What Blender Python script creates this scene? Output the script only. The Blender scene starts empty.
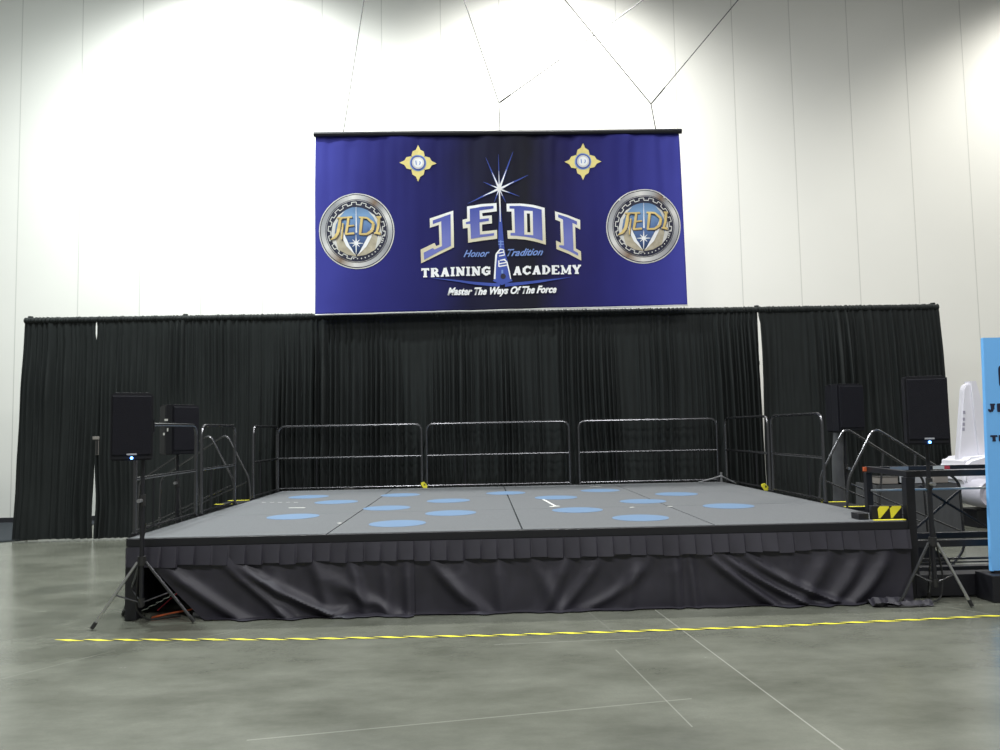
import bpy, bmesh, math, random
from mathutils import Vector, Matrix, noise
from mathutils.geometry import tessellate_polygon
random.seed(7)
S = bpy.context.scene
C = S.collection
PI = math.pi

# ------------------------------------------------------------------ camera
F, YAW, PIT, ROL = 775.33, 1.575, 4.037, 1.104
CAM = Vector((-0.384, -7.351, 1.684))
def cam_axes():
    y, p, r = map(math.radians, (YAW, PIT, ROL))
    f = Vector((math.sin(y)*math.cos(p), math.cos(y)*math.cos(p), math.sin(p)))
    r0 = Vector((math.cos(y), -math.sin(y), 0)); u0 = r0.cross(f)
    return math.cos(r)*r0 - math.sin(r)*u0, math.sin(r)*r0 + math.cos(r)*u0, f
AR, AU, AF = cam_axes()
cd = bpy.data.cameras.new('camera'); cam = bpy.data.objects.new('camera', cd); C.objects.link(cam)
cd.sensor_width = 36; cd.lens = F/1000*36; cd.clip_end = 200
M4 = Matrix((AR, AU, -AF)).transposed().to_4x4(); M4.translation = CAM
cam.matrix_world = M4
S.camera = cam
def at(px, py, axis, val):
    """the point of the world plane axis=val that is seen at a pixel"""
    d = AR*((px-500)/F) - AU*((py-375)/F) + AF
    return CAM + d*((val-CAM[axis])/d[axis])

# ------------------------------------------------------------------ light
S.view_settings.view_transform = 'Standard'; S.view_settings.look = 'None'
S.view_settings.gamma = 1; S.view_settings.use_curve_mapping = False
S.view_settings.exposure = 0.0
w = bpy.data.worlds.new('world'); S.world = w; w.use_nodes = True
bg = w.node_tree.nodes['Background']
bg.inputs[0].default_value = (0.97, 1.0, 0.98, 1); bg.inputs[1].default_value = 0.24
def spot(name, loc, target, energy, cone, blend, size, col=(1, 1, 1)):
    l = bpy.data.lights.new(name, 'SPOT'); o = bpy.data.objects.new(name, l); C.objects.link(o)
    l.energy = energy; l.spot_size = math.radians(cone); l.spot_blend = blend
    l.shadow_soft_size = size; l.color = col
    o.location = loc; o.rotation_euler = (Vector(target)-Vector(loc)).to_track_quat('-Z', 'Y').to_euler()
def area(name, loc, sx, sy, energy, col=(1, 1, 1)):
    l = bpy.data.lights.new(name, 'AREA'); o = bpy.data.objects.new(name, l); C.objects.link(o)
    l.shape = 'RECTANGLE'; l.size = sx; l.size_y = sy; l.energy = energy; l.color = col
    o.location = loc
WALL_Y = 8.77
# high bay downlights in a row near the rear wall
spot('high_bay_lamp', (-5.4, 6.2, 12.2), (-5.4, 6.9, 0), 4700, 140, 1, .4, (.97, 1, 1))
spot('high_bay_lamp', (1.2, 6.2, 12.2), (1.2, 6.9, 0), 4100, 140, 1, .4, (1, 1, .97))
spot('high_bay_lamp', (13.3, 6.2, 12.2), (13.3, 6.9, 0), 2500, 130, .6, .4, (1, .98, .93))
# hall lamps over the stage and over the floor before it
area('hall_lamp', (-6.5, 1.2, 12.2), .6, .6, 1150, (.9, 1, 1))
area('hall_lamp', (1.5, -2.5, 12.2), 1.6, 1.6, 560)
area('hall_lamp', (8.5, -1.5, 12.2), 1.6, 1.6, 500)
area('hall_lamp', (-3.0, -9.0, 12.2), 1.6, 1.6, 950)
area('hall_lamp', (5.0, -10.0, 12.2), 1.6, 1.6, 950)

# ------------------------------------------------------------------ materials
def newmat(name):
    m = bpy.data.materials.new(name); m.use_nodes = True
    nt = m.node_tree; b = nt.nodes['Principled BSDF']
    return m, nt, b
def mat(name, col, rough=.6, metal=0, var=.12, scale=14, spec=None, bump=0, emit=0, stretch=(1, 1, 1)):
    m, nt, b = newmat(name)
    N, L = nt.nodes, nt.links
    tc = N.new('ShaderNodeTexCoord'); mp = N.new('ShaderNodeMapping'); L.new(tc.outputs['Object'], mp.inputs[0])
    mp.inputs['Scale'].default_value = stretch
    n = N.new('ShaderNodeTexNoise'); n.inputs['Scale'].default_value = scale; n.inputs['Detail'].default_value = 4
    L.new(mp.outputs[0], n.inputs['Vector'])
    r = N.new('ShaderNodeMix'); r.data_type = 'RGBA'
    r.inputs['A'].default_value = (*[c*(1-var) for c in col], 1)
    r.inputs['B'].default_value = (*[min(1, c*(1+var)) for c in col], 1)
    L.new(n.outputs['Fac'], r.inputs['Factor']); L.new(r.outputs['Result'], b.inputs['Base Color'])
    b.inputs['Roughness'].default_value = rough; b.inputs['Metallic'].default_value = metal
    if spec is not None: b.inputs['Specular IOR Level'].default_value = spec
    if bump:
        bp = N.new('ShaderNodeBump'); bp.inputs['Strength'].default_value = bump; bp.inputs['Distance'].default_value = .01
        L.new(n.outputs['Fac'], bp.inputs['Height']); L.new(bp.outputs[0], b.inputs['Normal'])
    if emit:
        b.inputs['Emission Color'].default_value = (*col, 1); b.inputs['Emission Strength'].default_value = emit
    return m
def math_node(nt, op, a, b=None, c=None):
    n = nt.nodes.new('ShaderNodeMath'); n.operation = op
    for i, v in enumerate((a, b, c)):
        if v is None: continue
        if isinstance(v, (int, float)): n.inputs[i].default_value = v
        else: nt.links.new(v, n.inputs[i])
    return n.outputs[0]
def mixc(nt, fac, a, b):
    n = nt.nodes.new('ShaderNodeMix'); n.data_type = 'RGBA'
    for k, v in (('Factor', fac), ('A', a), ('B', b)):
        if isinstance(v, (int, float)): n.inputs[k].default_value = v
        elif isinstance(v, tuple): n.inputs[k].default_value = (*v, 1)
        else: nt.links.new(v, n.inputs[k])
    return n.outputs['Result']

def floor_mat():
    m, nt, b = newmat('polished_concrete'); N, L = nt.nodes, nt.links
    tc = N.new('ShaderNodeTexCoord'); sep = N.new('ShaderNodeSeparateXYZ'); L.new(tc.outputs['Object'], sep.inputs[0])
    x, y = sep.outputs[0], sep.outputs[1]
    mp = N.new('ShaderNodeMapping'); mp.inputs['Scale'].default_value = (.8, 1.5, 1); L.new(tc.outputs['Object'], mp.inputs[0])
    n1 = N.new('ShaderNodeTexNoise'); n1.inputs['Scale'].default_value = 1.1; n1.inputs['Detail'].default_value = 7; n1.inputs['Roughness'].default_value = .65; L.new(mp.outputs[0], n1.inputs[0])
    n2 = N.new('ShaderNodeTexNoise'); n2.inputs['Scale'].default_value = 60; n2.inputs['Detail'].default_value = 4; L.new(tc.outputs['Object'], n2.inputs[0])
    f = math_node(nt, 'MULTIPLY_ADD', n1.outputs[0], 2.6, -.8); f.node.use_clamp = True
    c = mixc(nt, f, (.082, .086, .067), (.172, .177, .146))
    f2 = math_node(nt, 'MULTIPLY_ADD', n2.outputs[0], .5, -.05)
    c = mixc(nt, f2, c, (.10, .103, .085))
    # pale scratches and saw cuts
    segs = [((1.2, -.05), (1.49, -3.6), .006, .5), ((.62, -1.35), (.78, -2.9), .005, .35), ((-.3, -1.12), (.95, -1.05), .006, .4),
            ((3.75, -.15), (4.35, -1.1), .005, .35), ((.55, .1), (.7, -.9), .004, .2), ((-3.3, -1.0), (-4.4, -2.5), .006, .22),
            ((-1.7, -2.9), (.9, -2.45), .007, .28), ((-3.0, -.9), (-2.2, -.2), .005, .2)]
    for (x0, y0), (x1, y1), wd, st in segs:
        dx, dy = x1-x0, y1-y0; ln = math.hypot(dx, dy); dx /= ln; dy /= ln
        d = math_node(nt, 'ABSOLUTE', math_node(nt, 'MULTIPLY_ADD', x, -dy, math_node(nt, 'MULTIPLY_ADD', y, dx, dy*x0-dx*y0)))
        t = math_node(nt, 'MULTIPLY_ADD', x, dx, math_node(nt, 'MULTIPLY_ADD', y, dy, -dx*x0-dy*y0))
        a = math_node(nt, 'MULTIPLY', math_node(nt, 'LESS_THAN', d, wd), math_node(nt, 'GREATER_THAN', t, 0))
        a = math_node(nt, 'MULTIPLY', a, math_node(nt, 'LESS_THAN', t, ln))
        c = mixc(nt, math_node(nt, 'MULTIPLY', a, st*.6), c, (.5, .5, .45))
    L.new(c, b.inputs['Base Color'])
    L.new(math_node(nt, 'MULTIPLY_ADD', n1.outputs[0], .22, .12), b.inputs['Roughness'])
    bp = N.new('ShaderNodeBump'); bp.inputs['Strength'].default_value = .03; bp.inputs['Distance'].default_value = .01
    L.new(n2.outputs[0], bp.inputs['Height']); L.new(bp.outputs[0], b.inputs['Normal'])
    return m
def wall_mat():
    m, nt, b = newmat('white_wall_panels'); N, L = nt.nodes, nt.links
    tc = N.new('ShaderNodeTexCoord'); sep = N.new('ShaderNodeSeparateXYZ'); L.new(tc.outputs['Object'], sep.inputs[0])
    # vertical joints every 1.263 m
    fr = math_node(nt, 'FRACT', math_node(nt, 'MULTIPLY_ADD', sep.outputs[0], 1/1.263, 50+2.34/1.263+.008))
    j = math_node(nt, 'LESS_THAN', fr, .017)
    n = N.new('ShaderNodeTexNoise'); n.inputs['Scale'].default_value = .6; n.inputs['Detail'].default_value = 5; L.new(tc.outputs['Object'], n.inputs[0])
    c = mixc(nt, n.outputs[0], (.77, .765, .715), (.83, .825, .77))
    c = mixc(nt, math_node(nt, 'MULTIPLY', j, .34), c, (.25, .25, .22))
    L.new(c, b.inputs['Base Color']); b.inputs['Roughness'].default_value = .75; b.inputs['Specular IOR Level'].default_value = .2
    return m
M = dict(
    floor=floor_mat(), wall=wall_mat(),
    ceil=mat('dark_ceiling_paint', (.12, .12, .12), .9),
    base=mat('black_rubber_base', (.02, .02, .025), .6),
    carpet=mat('charcoal_carpet', (.035, .04, .045), .95, spec=.1, scale=60, bump=.4),
    drape=mat('black_drape_fabric', (.0165, .019, .0185), .85, var=.45, scale=6, spec=.22, stretch=(3, 3, .25)),  # vertical streaks in the colour imitate sheen on the fabric
    skirt=mat('black_satin_skirt', (.021, .0195, .029), .6, var=.3, scale=8, spec=.55),
    deck=mat('grey_stage_carpet', (.108, .113, .118), .8, var=.35, scale=70, bump=.3, spec=.3),
    frame=mat('black_painted_frame', (.007, .007, .010), .45, var=.2),
    vinyl=mat('blue_vinyl_dot', (.105, .175, .28), .55, var=.06),
    tube=mat('dark_bronze_tube', (.13, .13, .137), .26, metal=.9, var=.1, spec=.8),
    chrome=mat('chrome_pipe', (.6, .6, .6), .3, metal=1, var=.05),
    silver=mat('silver_tube', (.36, .36, .37), .35, metal=.8, var=.1),
    plastic=mat('black_speaker_plastic', (.008, .008, .011), .5, spec=.3, var=.2, scale=40),
    grille=mat('black_speaker_grille', (.008, .008, .012), .8, spec=.2, var=.7, scale=260, bump=.5),
    led=mat('blue_status_light', (.1, .3, 1), .4, emit=9),
    badge=mat('grey_badge', (.35, .36, .38), .4),
    yellow=mat('yellow_tape', (.75, .68, .04), .5, var=.08),
    black=mat('black_tape', (.015, .015, .015), .5),
    white=mat('white_tape', (.62, .62, .58), .6),
    orange=mat('orange_cable', (.5, .1, .03), .5),
    rubber=mat('black_rubber', (.012, .012, .012), .6),
    cratew=mat('white_craft_shell', (.75, .74, .80), .45, var=.06, scale=4),
    craftl=mat('lavender_grey_shell', (.45, .44, .50), .4, var=.1, scale=5),
    crateg=mat('grey_craft_trim', (.35, .34, .42), .45, var=.1),
    red=mat('red_tape', (.6, .05, .07), .5),
    boxg=mat('grey_box_card', (.22, .2, .18), .7),
    cloth=mat('charcoal_table_cloth', (.05, .052, .055), .9, var=.25, scale=5),
    signb=mat('sky_blue_sign', (.17, .47, .90), .5, var=.03),
    navy=mat('navy_sign_ink', (.012, .014, .04), .5),
    salmon=mat('salmon_sign_print', (.75, .42, .3), .5),
    inkw=mat('white_print', (.85, .85, .85), .7, var=.03),
    inkc=mat('cream_print', (.72, .68, .5), .7, var=.03),
    inkgold=mat('gold_print', (.78, .66, .24), .7, var=.12, scale=9),
    inkbl=mat('mid_blue_print', (.035, .07, .36), .7, var=.1),
    inklb=mat('pale_blue_print', (.17, .27, .60), .7, var=.1),
    inkdk=mat('black_print', (.012, .013, .035), .7, var=.2),
    inkslv=mat('silver_print', (.36, .35, .36), .6, var=.55, scale=3.2),
    inkslv2=mat('pale_silver_print', (.62, .61, .58), .6, var=.25, scale=6),
    inkcrb=mat('cream_bronze_print', (.42, .37, .27), .6, var=.5, scale=10),
    gold_sheen=mat('gold_sheen_print', (.68, .50, .18), .6, var=.5, scale=5),
    inkbrz=mat('bronze_print', (.30, .23, .14), .6, var=.45, scale=7),
)
def ramp_mat(name, axis, stops, rough=.7, wob=0):
    """a printed colour gradient along one axis of the object"""
    m, nt, b = newmat(name); N, L = nt.nodes, nt.links
    tc = N.new('ShaderNodeTexCoord'); sep = N.new('ShaderNodeSeparateXYZ'); L.new(tc.outputs['Object'], sep.inputs[0])
    lo, hi = stops[0][0], stops[-1][0]
    v = sep.outputs[axis]
    if wob:
        n = N.new('ShaderNodeTexNoise'); n.inputs['Scale'].default_value = 1.2; n.inputs['Detail'].default_value = 2; L.new(tc.outputs['Object'], n.inputs[0])
        v = math_node(nt, 'ADD', v, math_node(nt, 'MULTIPLY_ADD', n.outputs[0], wob, -wob/2))
    f = math_node(nt, 'MULTIPLY_ADD', v, 1/(hi-lo), -lo/(hi-lo))
    r = N.new('ShaderNodeValToRGB'); e = r.color_ramp.elements
    while len(e) < len(stops): e.new(.5)
    for i, (p, c) in enumerate(stops):
        e[i].position = (p-lo)/(hi-lo); e[i].color = (*c, 1)
    L.new(f, r.inputs[0]); L.new(r.outputs[0], b.inputs['Base Color'])
    b.inputs['Roughness'].default_value = rough; b.inputs['Specular IOR Level'].default_value = .15
    return m
_e = (.058, .062, .35); _m = (.024, .024, .17); _n = (.011, .011, .035)
M['banner'] = ramp_mat('blue_to_black_banner_print', 0, [(-3.25, _e), (-2.1, _m), (-1.1, (.015, .015, .10)), (-.4, _n), (.55, (.011, .011, .018)), (1.2, (.017, .015, .09)), (2.1, _m), (3.3, _e)], wob=.5)
M['jedi'] = ramp_mat('blue_to_lavender_print', 2, [(4.95, (.16, .18, .47)), (5.3, (.10, .12, .40)), (5.75, (.022, .05, .27))])
M['shield'] = ramp_mat('shield_blue_print', 2, [(4.7, (.03, .05, .12)), (5.05, (.10, .17, .36)), (5.35, (.20, .34, .55)), (5.6, (.07, .13, .25)), (5.75, (.02, .03, .06))])

# ------------------------------------------------------------------ mesh helpers
def obj(name, bm, m, parent=None, smooth=False):
    me = bpy.data.meshes.new(name)
    bmesh.ops.recalc_face_normals(bm, faces=bm.faces)
    if smooth:
        for f in bm.faces: f.smooth = True
    bm.to_mesh(me); bm.free()
    for k in (m if isinstance(m, (list, tuple)) else [m]): me.materials.append(M[k])
    o = bpy.data.objects.new(name, me); C.objects.link(o)
    if smooth: me.set_sharp_from_angle(angle=math.radians(40))
    if parent: o.parent = parent
    return o
def tag(o, label=None, cat=None, group=None, kind=None):
    for k, v in (('label', label), ('category', cat), ('group', group), ('kind', kind)):
        if v: o[k] = v
    return o
def thing(name, label, cat, loc=(0, 0, 0), rz=0, group=None):
    o = bpy.data.objects.new(name, None); C.objects.link(o); o.location = loc; o.rotation_euler.z = rz
    o.empty_display_size = .1
    return tag(o, label, cat, group)
def box(bm, c, s, rz=0, bev=0, mi=0, rot=None):
    mt = Matrix.Translation(c) @ (rot.to_4x4() if rot else Matrix.Rotation(rz, 4, 'Z')) @ Matrix.Diagonal((*s, 1))
    r = bmesh.ops.create_cube(bm, size=1, matrix=mt)
    fs = {f for v in r['verts'] for f in v.link_faces}
    for f in fs: f.material_index = mi
    if bev:
        es = list({e for v in r['verts'] for e in v.link_edges})
        bmesh.ops.bevel(bm, geom=es, offset=bev, segments=2, affect='EDGES', profile=.5)
def fillet(pts, rad, n=5, closed=False):
    pts = [Vector(p) for p in pts]; out = []; k = len(pts)
    for i, p in enumerate(pts):
        if not closed and i in (0, k-1): out.append(p); continue
        a, b = pts[(i-1) % k]-p, pts[(i+1) % k]-p
        r = min(rad, a.length*.45, b.length*.45)
        s, e = p+a.normalized()*r, p+b.normalized()*r
        for j in range(n+1):
            t = j/n; out.append((1-t)**2*s+2*t*(1-t)*p+t*t*e)
    return out
def tube(bm, pts, r, n=8, rad=0, closed=False, mi=0):
    pts = [Vector(p) for p in pts]
    if rad: pts = fillet(pts, rad, closed=closed)
    rings = []; k = len(pts); up = None
    for i, p in enumerate(pts):
        if closed: d = (pts[(i+1) % k]-pts[i-1]).normalized()
        else: d = (pts[min(i+1, k-1)]-pts[max(i-1, 0)]).normalized()
        if up is None: up = d.orthogonal().normalized()
        up = (up-d*up.dot(d)).normalized(); s = d.cross(up)
        rr = r[i] if isinstance(r, (list, tuple)) else r
        rings.append([bm.verts.new(p+(up*math.cos(2*PI*j/n)+s*math.sin(2*PI*j/n))*rr) for j in range(n)])
    for i in range(k if closed else k-1):
        A, B = rings[i], rings[(i+1) % k]
        for j in range(n):
            bm.faces.new((A[j], A[(j+1) % n], B[(j+1) % n], B[j])).material_index = mi
    if not closed:
        bm.faces.new(rings[0][::-1]).material_index = mi; bm.faces.new(rings[-1]).material_index = mi
def T(name, pts, r, m, parent=None, rad=0, n=8, closed=False):
    bm = bmesh.new(); tube(bm, pts, r, n, rad, closed); return obj(name, bm, m, parent, True)
def prism(bm, poly, axis, a, b, mi=0):
    """extrude a 2-D outline between a and b along an axis"""
    def P(u, v, t): return {0: (t, u, v), 1: (u, t, v), 2: (u, v, t)}[axis]
    A = [bm.verts.new(P(u, v, a)) for u, v in poly]; B = [bm.verts.new(P(u, v, b)) for u, v in poly]
    n = len(poly)
    for i in range(n): bm.faces.new((A[i], A[(i+1) % n], B[(i+1) % n], B[i])).material_index = mi
    bm.faces.new(A[::-1]).material_index = mi; bm.faces.new(B).material_index = mi
def disc(bm, c, r, h, n=40, axis=2, mi=0):
    prism(bm, [(c[0]+r*math.cos(2*PI*i/n), c[1]+r*math.sin(2*PI*i/n)) for i in range(n)], axis, c[2], c[2]+h, mi)

# ------------------------------------------------------------------ the hall
H, HW, D = .748, 3.645, 5.575           # stage height, half width, depth
bm = bmesh.new(); box(bm, (0, -4, -.05), (44, 29.4, .1)); tag(obj('floor', bm, 'floor'), kind='structure')
bm = bmesh.new(); box(bm, (0, WALL_Y+.1, 6.25), (44, .2, 12.5)); tag(obj('wall_back', bm, 'wall'), kind='structure')
bm = bmesh.new(); box(bm, (0, -4, 12.6), (44, 29.4, .2)); tag(obj('ceiling', bm, 'ceil'), kind='structure')
bm = bmesh.new(); box(bm, (0, WALL_Y-.012, .05), (44, .024, .1)); tag(obj('baseboard_back', bm, 'base'), kind='structure')
bm = bmesh.new()
prism(bm, [(-13, 8.7), (-13, 4.9), (-9.4, 5.25), (-8.6, 5.5), (-8.15, 5.82), (-7.95, 5.95), (-7.9, 8.7)], 2, 0.0, .012)
tag(obj('carpet', bm, 'carpet'), 'charcoal carpet on the floor beyond the left end of the black curtains', 'carpet')

# ------------------------------------------------------------------ pipe and drape
CY, CH = 5.87, 3.70
UPR = [-8.0, -5.38, -2.10, 1.18, 4.46, 7.62]
fold_x = []; x = -9.0
while x < 8.8:
    wd = random.choice([.06, .075, .09, .10, .12, .16]); fold_x.append((x, wd, random.uniform(.35, 1), random.uniform(-1, 1))); x += wd
def pleat(x):
    i = 0
    lo, hi = 0, len(fold_x)-1
    while lo < hi:
        md = (lo+hi+1)//2
        if fold_x[md][0] <= x: lo = md
        else: hi = md-1
    x0, wd, a, sk = fold_x[lo]; t = min(1, max(0, (x-x0)/wd))
    return a*math.sin(PI*t**(1+.35*sk))**2.2
NDR = [0]
def drape(name, label, xa, xb, gapL=None, gapR=None, flareL=0, flareR=0):
    NDR[0] += 1; off = .014*(NDR[0] % 2)
    if not gapL and xa > -8: xa -= .03
    if not gapR and xb < 7.6: xb += .03
    bm = bmesh.new(); nx = int((xb-xa)/.011); nz = 30; V = []
    for k in range(nz+1):
        t = k/nz; z = CH-.02-(CH-.04)*t          # t 0 top, 1 bottom
        row = []
        for i in range(nx+1):
            u = i/nx
            ea = xa+(gapL(z) if gapL else 0)-flareL*t**1.3
            eb = xb-(gapR(z) if gapR else 0)+flareR*t**1.3
            x = ea+(eb-ea)*u
            xs = xa+(xb-xa)*u
            xs += .035*noise.noise(Vector((xs*.7, 0, z*.55)))*2*t
            amp = (.05+.14*min(1, t*3))*(.6+.9*noise.noise(Vector((xs*1.1, 5, z*.35))))
            if t < .02: amp *= .5
            y = -amp*pleat(xs)+.05*noise.noise(Vector((xs*.8, 3, z*.3)))*t
            # horizontal creases from folding
            y += .005*math.sin(z*5.2+xs*.3)*(1 if math.sin(z*2.3) > 0 else .4)
            row.append(bm.verts.new((x, CY-.03+y+off, z)))
        V.append(row)
    for k in range(nz):
        for i in range(nx):
            bm.faces.new((V[k][i], V[k][i+1], V[k+1][i+1], V[k+1][i]))
    # gathered rod pocket with a small ruffle above
    P = []
    prof = [(-.03, CH-.075), (-.06, CH-.045), (-.055, CH-.01), (-.02, CH+.02), (.05, CH+.02), (.11, CH+.0), (.115, CH-.06)]
    for (dy, z) in prof:
        P.append([bm.verts.new((xa+(xb-xa)*i/nx, CY+dy-.03*pleat(((xa+(xb-xa)*i/nx)*2.3)%16-8), z+(.012*pleat(((xa+(xb-xa)*i/nx)*2.3)%16-8) if z > CH-.02 else 0)+.012*noise.noise(Vector((xa*3+i*.3, 1, 0))))) for i in range(nx+1)])
    for k in range(len(P)-1):
        for i in range(nx): bm.faces.new((P[k][i], P[k][i+1], P[k+1][i+1], P[k+1][i]))
    for f in bm.faces: f.smooth = True
    o = obj(name, bm, 'drape')
    return tag(o, label, 'curtain', 'black curtains hung behind the stage')
def gauss(z, c, s): return math.exp(-((z-c)/s)**2)
GX = -6.83
drape('curtain', 'black pleated curtain at the far left end, left of the narrow slit of light', -8.02, GX, flareL=.12,
      gapR=lambda z: .0+.02*gauss(z, 3.5, .12)+.03*gauss(z, .55, .5)*(z < 1.35))
drape('curtain', 'black pleated curtain right of the slit of light, behind the left loudspeaker on its tripod', GX, UPR[1],
      gapL=lambda z: .0+.02*gauss(z, 3.5, .12)+.03*gauss(z, .55, .5)*(z < 1.35))
drape('curtain', 'black pleated curtain just right of the second pole, behind the left stage steps', UPR[1], UPR[2])
drape('curtain', 'black pleated curtain under the middle of the blue banner', UPR[2], UPR[3])
drape('curtain', 'black pleated curtain under the right end of the banner, left of the bare shiny pole', UPR[3], UPR[4],
      gapR=lambda z: .028*min(1, max(0, (CH-.1-z)*6))*max(0, min(1, (z-1.2)/1.6)))
drape('curtain', 'black pleated curtain at the far right end, right of the bare shiny pole', UPR[4], 7.64,
      gapL=lambda z: .028*min(1, max(0, (CH-.1-z)*6))*max(0, min(1, (z-1.2)/1.6)), flareR=.12)
ulab = ['curtain pole at the far left end of the curtain line', 'curtain pole at the first knob from the left, above the left angled loudspeaker',
        'curtain pole hidden behind the left third of the banner bottom', 'curtain pole hidden behind the right third of the banner bottom',
        'bare chrome curtain pole showing through a gap between two right curtains', 'curtain pole at the far right end of the curtain line']
for i, x in enumerate(UPR):
    t = thing('curtain_pole', ulab[i], 'pole', (x, CY+.075, 0), group='poles holding the black curtains')
    xo = .012 if i not in (0, 5) else (.03 if i == 0 else -.03)
    T('pole', [(xo, .0, .01), (xo, .0, CH-.0)], .02, 'chrome', t)
    T('lock_collar', [(xo, 0, 2.72), (xo, 0, 2.78)], .027, 'black', t)
    bm = bmesh.new(); disc(bm, (xo, -.03, CH+(-.03 if i in (2, 3) else .01)), .04, .045, 12); obj('top_cap', bm, 'drape', t, True)
    bm = bmesh.new(); box(bm, (0, .12, .006), (.4, .2, .012)); obj('base_plate', bm, 'frame', t)
for i in range(5):
    o = T('curtain_crossbar', [(UPR[i]+.04, CY+.075, CH-.03), (UPR[i+1]-.03, CY+.075, CH-.03)], .018, 'chrome')
    tag(o, ['crossbar inside the top of the far left curtains', 'crossbar inside the top of the curtain left of the banner', 'crossbar inside the curtain top under the banner middle',
            'crossbar inside the curtain top under the right end of the banner', 'crossbar inside the top of the far right curtain'][i], 'crossbar', 'crossbars carrying the black curtains')
# small clip box on the slit
p = at(96, 438, 1, CY-.16)
bm = bmesh.new(); box(bm, (0, 0, 0), (.11, .02, .05), bev=.005); box(bm, (.02, .01, -.15), (.05, .02, .26), bev=.005, mi=1)
o = obj('curtain_clip', bm, ['boxg', 'black']); o.location = p; tag(o, 'small beige and black clip pinned on the far left curtain slit', 'clip')

# ------------------------------------------------------------------ banner
BY = 5.63
BX0, BX1, BZ0, BZ1 = at(315.5, 225, 1, BY).x, at(683.5, 225, 1, BY).x, at(500, 310.5, 1, BY).z, at(500, 133, 1, BY).z
def bdisp(x, z):
    h = (z-BZ0)/(BZ1-BZ0)
    y = .016*math.sin(x*3.1+.6*z)*(.4+.6*h)+.010*math.sin(x*11+1.1*math.sin(z*1.3))*h*h+.006*math.sin(x*6.3-z*2.2)
    y += .035*noise.noise(Vector((x*2.2, 7, z*.45)))+.06*noise.noise(Vector((x*6.5, 2, z*.5)))*h**2*(1-max(0, h-.93)/.07*.9)
    return y
banner = thing('banner', 'wide blue and black vinyl banner hung above the curtains, lettered for a training academy', 'banner', (0, BY, BZ0))
OFF = Vector((0, BY, BZ0))
bm = bmesh.new(); nx, nz = 180, 60; V = []
def bedge(h):           # left and right edge of the slightly flared cloth
    return BX0-.01*(1-h), BX1+.0*(1-h)+.04*(.5-h)
for k in range(nz+1):
    h = k/nz; z = BZ0+(BZ1-BZ0)*h; a, b = bedge(h)
    V.append([bm.verts.new((a+(b-a)*i/nx, BY+bdisp(a+(b-a)*i/nx, z), z+(-.035+.07*i/nx)*(1-h))) for i in range(nx+1)])
for k in range(nz):
    for i in range(nx): bm.faces.new((V[k][i], V[k][i+1], V[k+1][i+1], V[k+1][i]))
def badd(name, bm, m, parent=banner, smooth=False, label=None):
    o = obj(name, bm, m, None, smooth); o.parent = parent
    o.matrix_parent_inverse = Matrix.Translation(-OFF) if parent is banner else Matrix.Identity(4)
    if label: o['label'] = label
    return o
o = badd('banner_cloth', bm, 'banner', smooth=True)
sol = o.modifiers.new('thickness', 'SOLIDIFY'); sol.thickness = .002; sol.offset = 1
bm = bmesh.new(); tube(bm, [(BX0-.02, BY-.02, BZ1-.005), (BX1+.02, BY-.02, BZ1-.005)], .045); badd('top_pipe', bm, 'frame', smooth=True)
bm = bmesh.new()
pts = [(BX0-.01+(BX1-BX0+.03)*i/60, BY-.012+bdisp(BX0+(BX1-BX0)*i/60, BZ0), BZ0-.03+.07*i/60) for i in range(61)]
tube(bm, pts, .012, 6); badd('bottom_hem', bm, 'inkslv2', smooth=True, label='pale sewn bottom hem')
LAY = .004
def bpt(px, py, layer):
    p = at(px, py, 1, BY); return Vector((p.x, BY+bdisp(p.x, p.z)-LAY*layer-.002, p.z))
def fill(bm, loops, layer, mi=0, maxe=.12):
    """fill closed pixel outlines (outer, holes) on the banner surface"""
    flat = [[Vector((a, b, 0)) for a, b in lp] for lp in loops]
    tris = tessellate_polygon(flat)
    P = [v for lp in flat for v in lp]
    vs = [bm.verts.new((v.x, v.y, 0)) for v in P]
    fs = []
    for t in tris:
        try: f = bm.faces.new([vs[i] for i in t]); f.material_index = mi; fs.append(f)
        except ValueError: pass
    lim = maxe/.0172                 # metres to pixels on the banner
    for _ in range(5):
        es = list({e for f in fs if f.is_valid for e in f.edges if e.calc_length() > lim})
        if not es: break
        r = bmesh.ops.subdivide_edges(bm, edges=es, cuts=1)
        allf = {f for v in r['geom_inner'] if isinstance(v, bmesh.types.BMVert) for f in v.link_faces}
        fs = [f for f in set(fs) | allf if f.is_valid]
        r = bmesh.ops.triangulate(bm, faces=[f for f in fs if len(f.verts) > 3])
        fs = list(set([f for f in fs if f.is_valid]) | set(r['faces']))
    for v in {v for f in fs for v in f.verts} | set(vs):
        if v.is_valid: v.co = bpt(v.co.x, v.co.y, layer)
def art(name, polys, m, layer, parent=banner, label=None, maxe=.12):
    bm = bmesh.new()
    for lp in polys:
        b2 = bmesh.new(); fill(b2, lp if isinstance(lp[0][0], (tuple, list)) else [lp], layer, 0, maxe)
        me = bpy.data.meshes.new('t'); b2.to_mesh(me); b2.free(); bm.from_mesh(me); bpy.data.meshes.remove(me)
    return badd(name, bm, m, parent, label=label)
def za(l): return [(415+a/10, 195+b/10) for a, b in l]
def zb(l): return [(500+a/10, 195+b/10) for a, b in l]
def circ(cx, cy, r, n=36, ry=None): return [(cx+r*math.cos(2*PI*i/n), cy+(ry or r)*math.sin(2*PI*i/n)) for i in range(n)]
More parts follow.
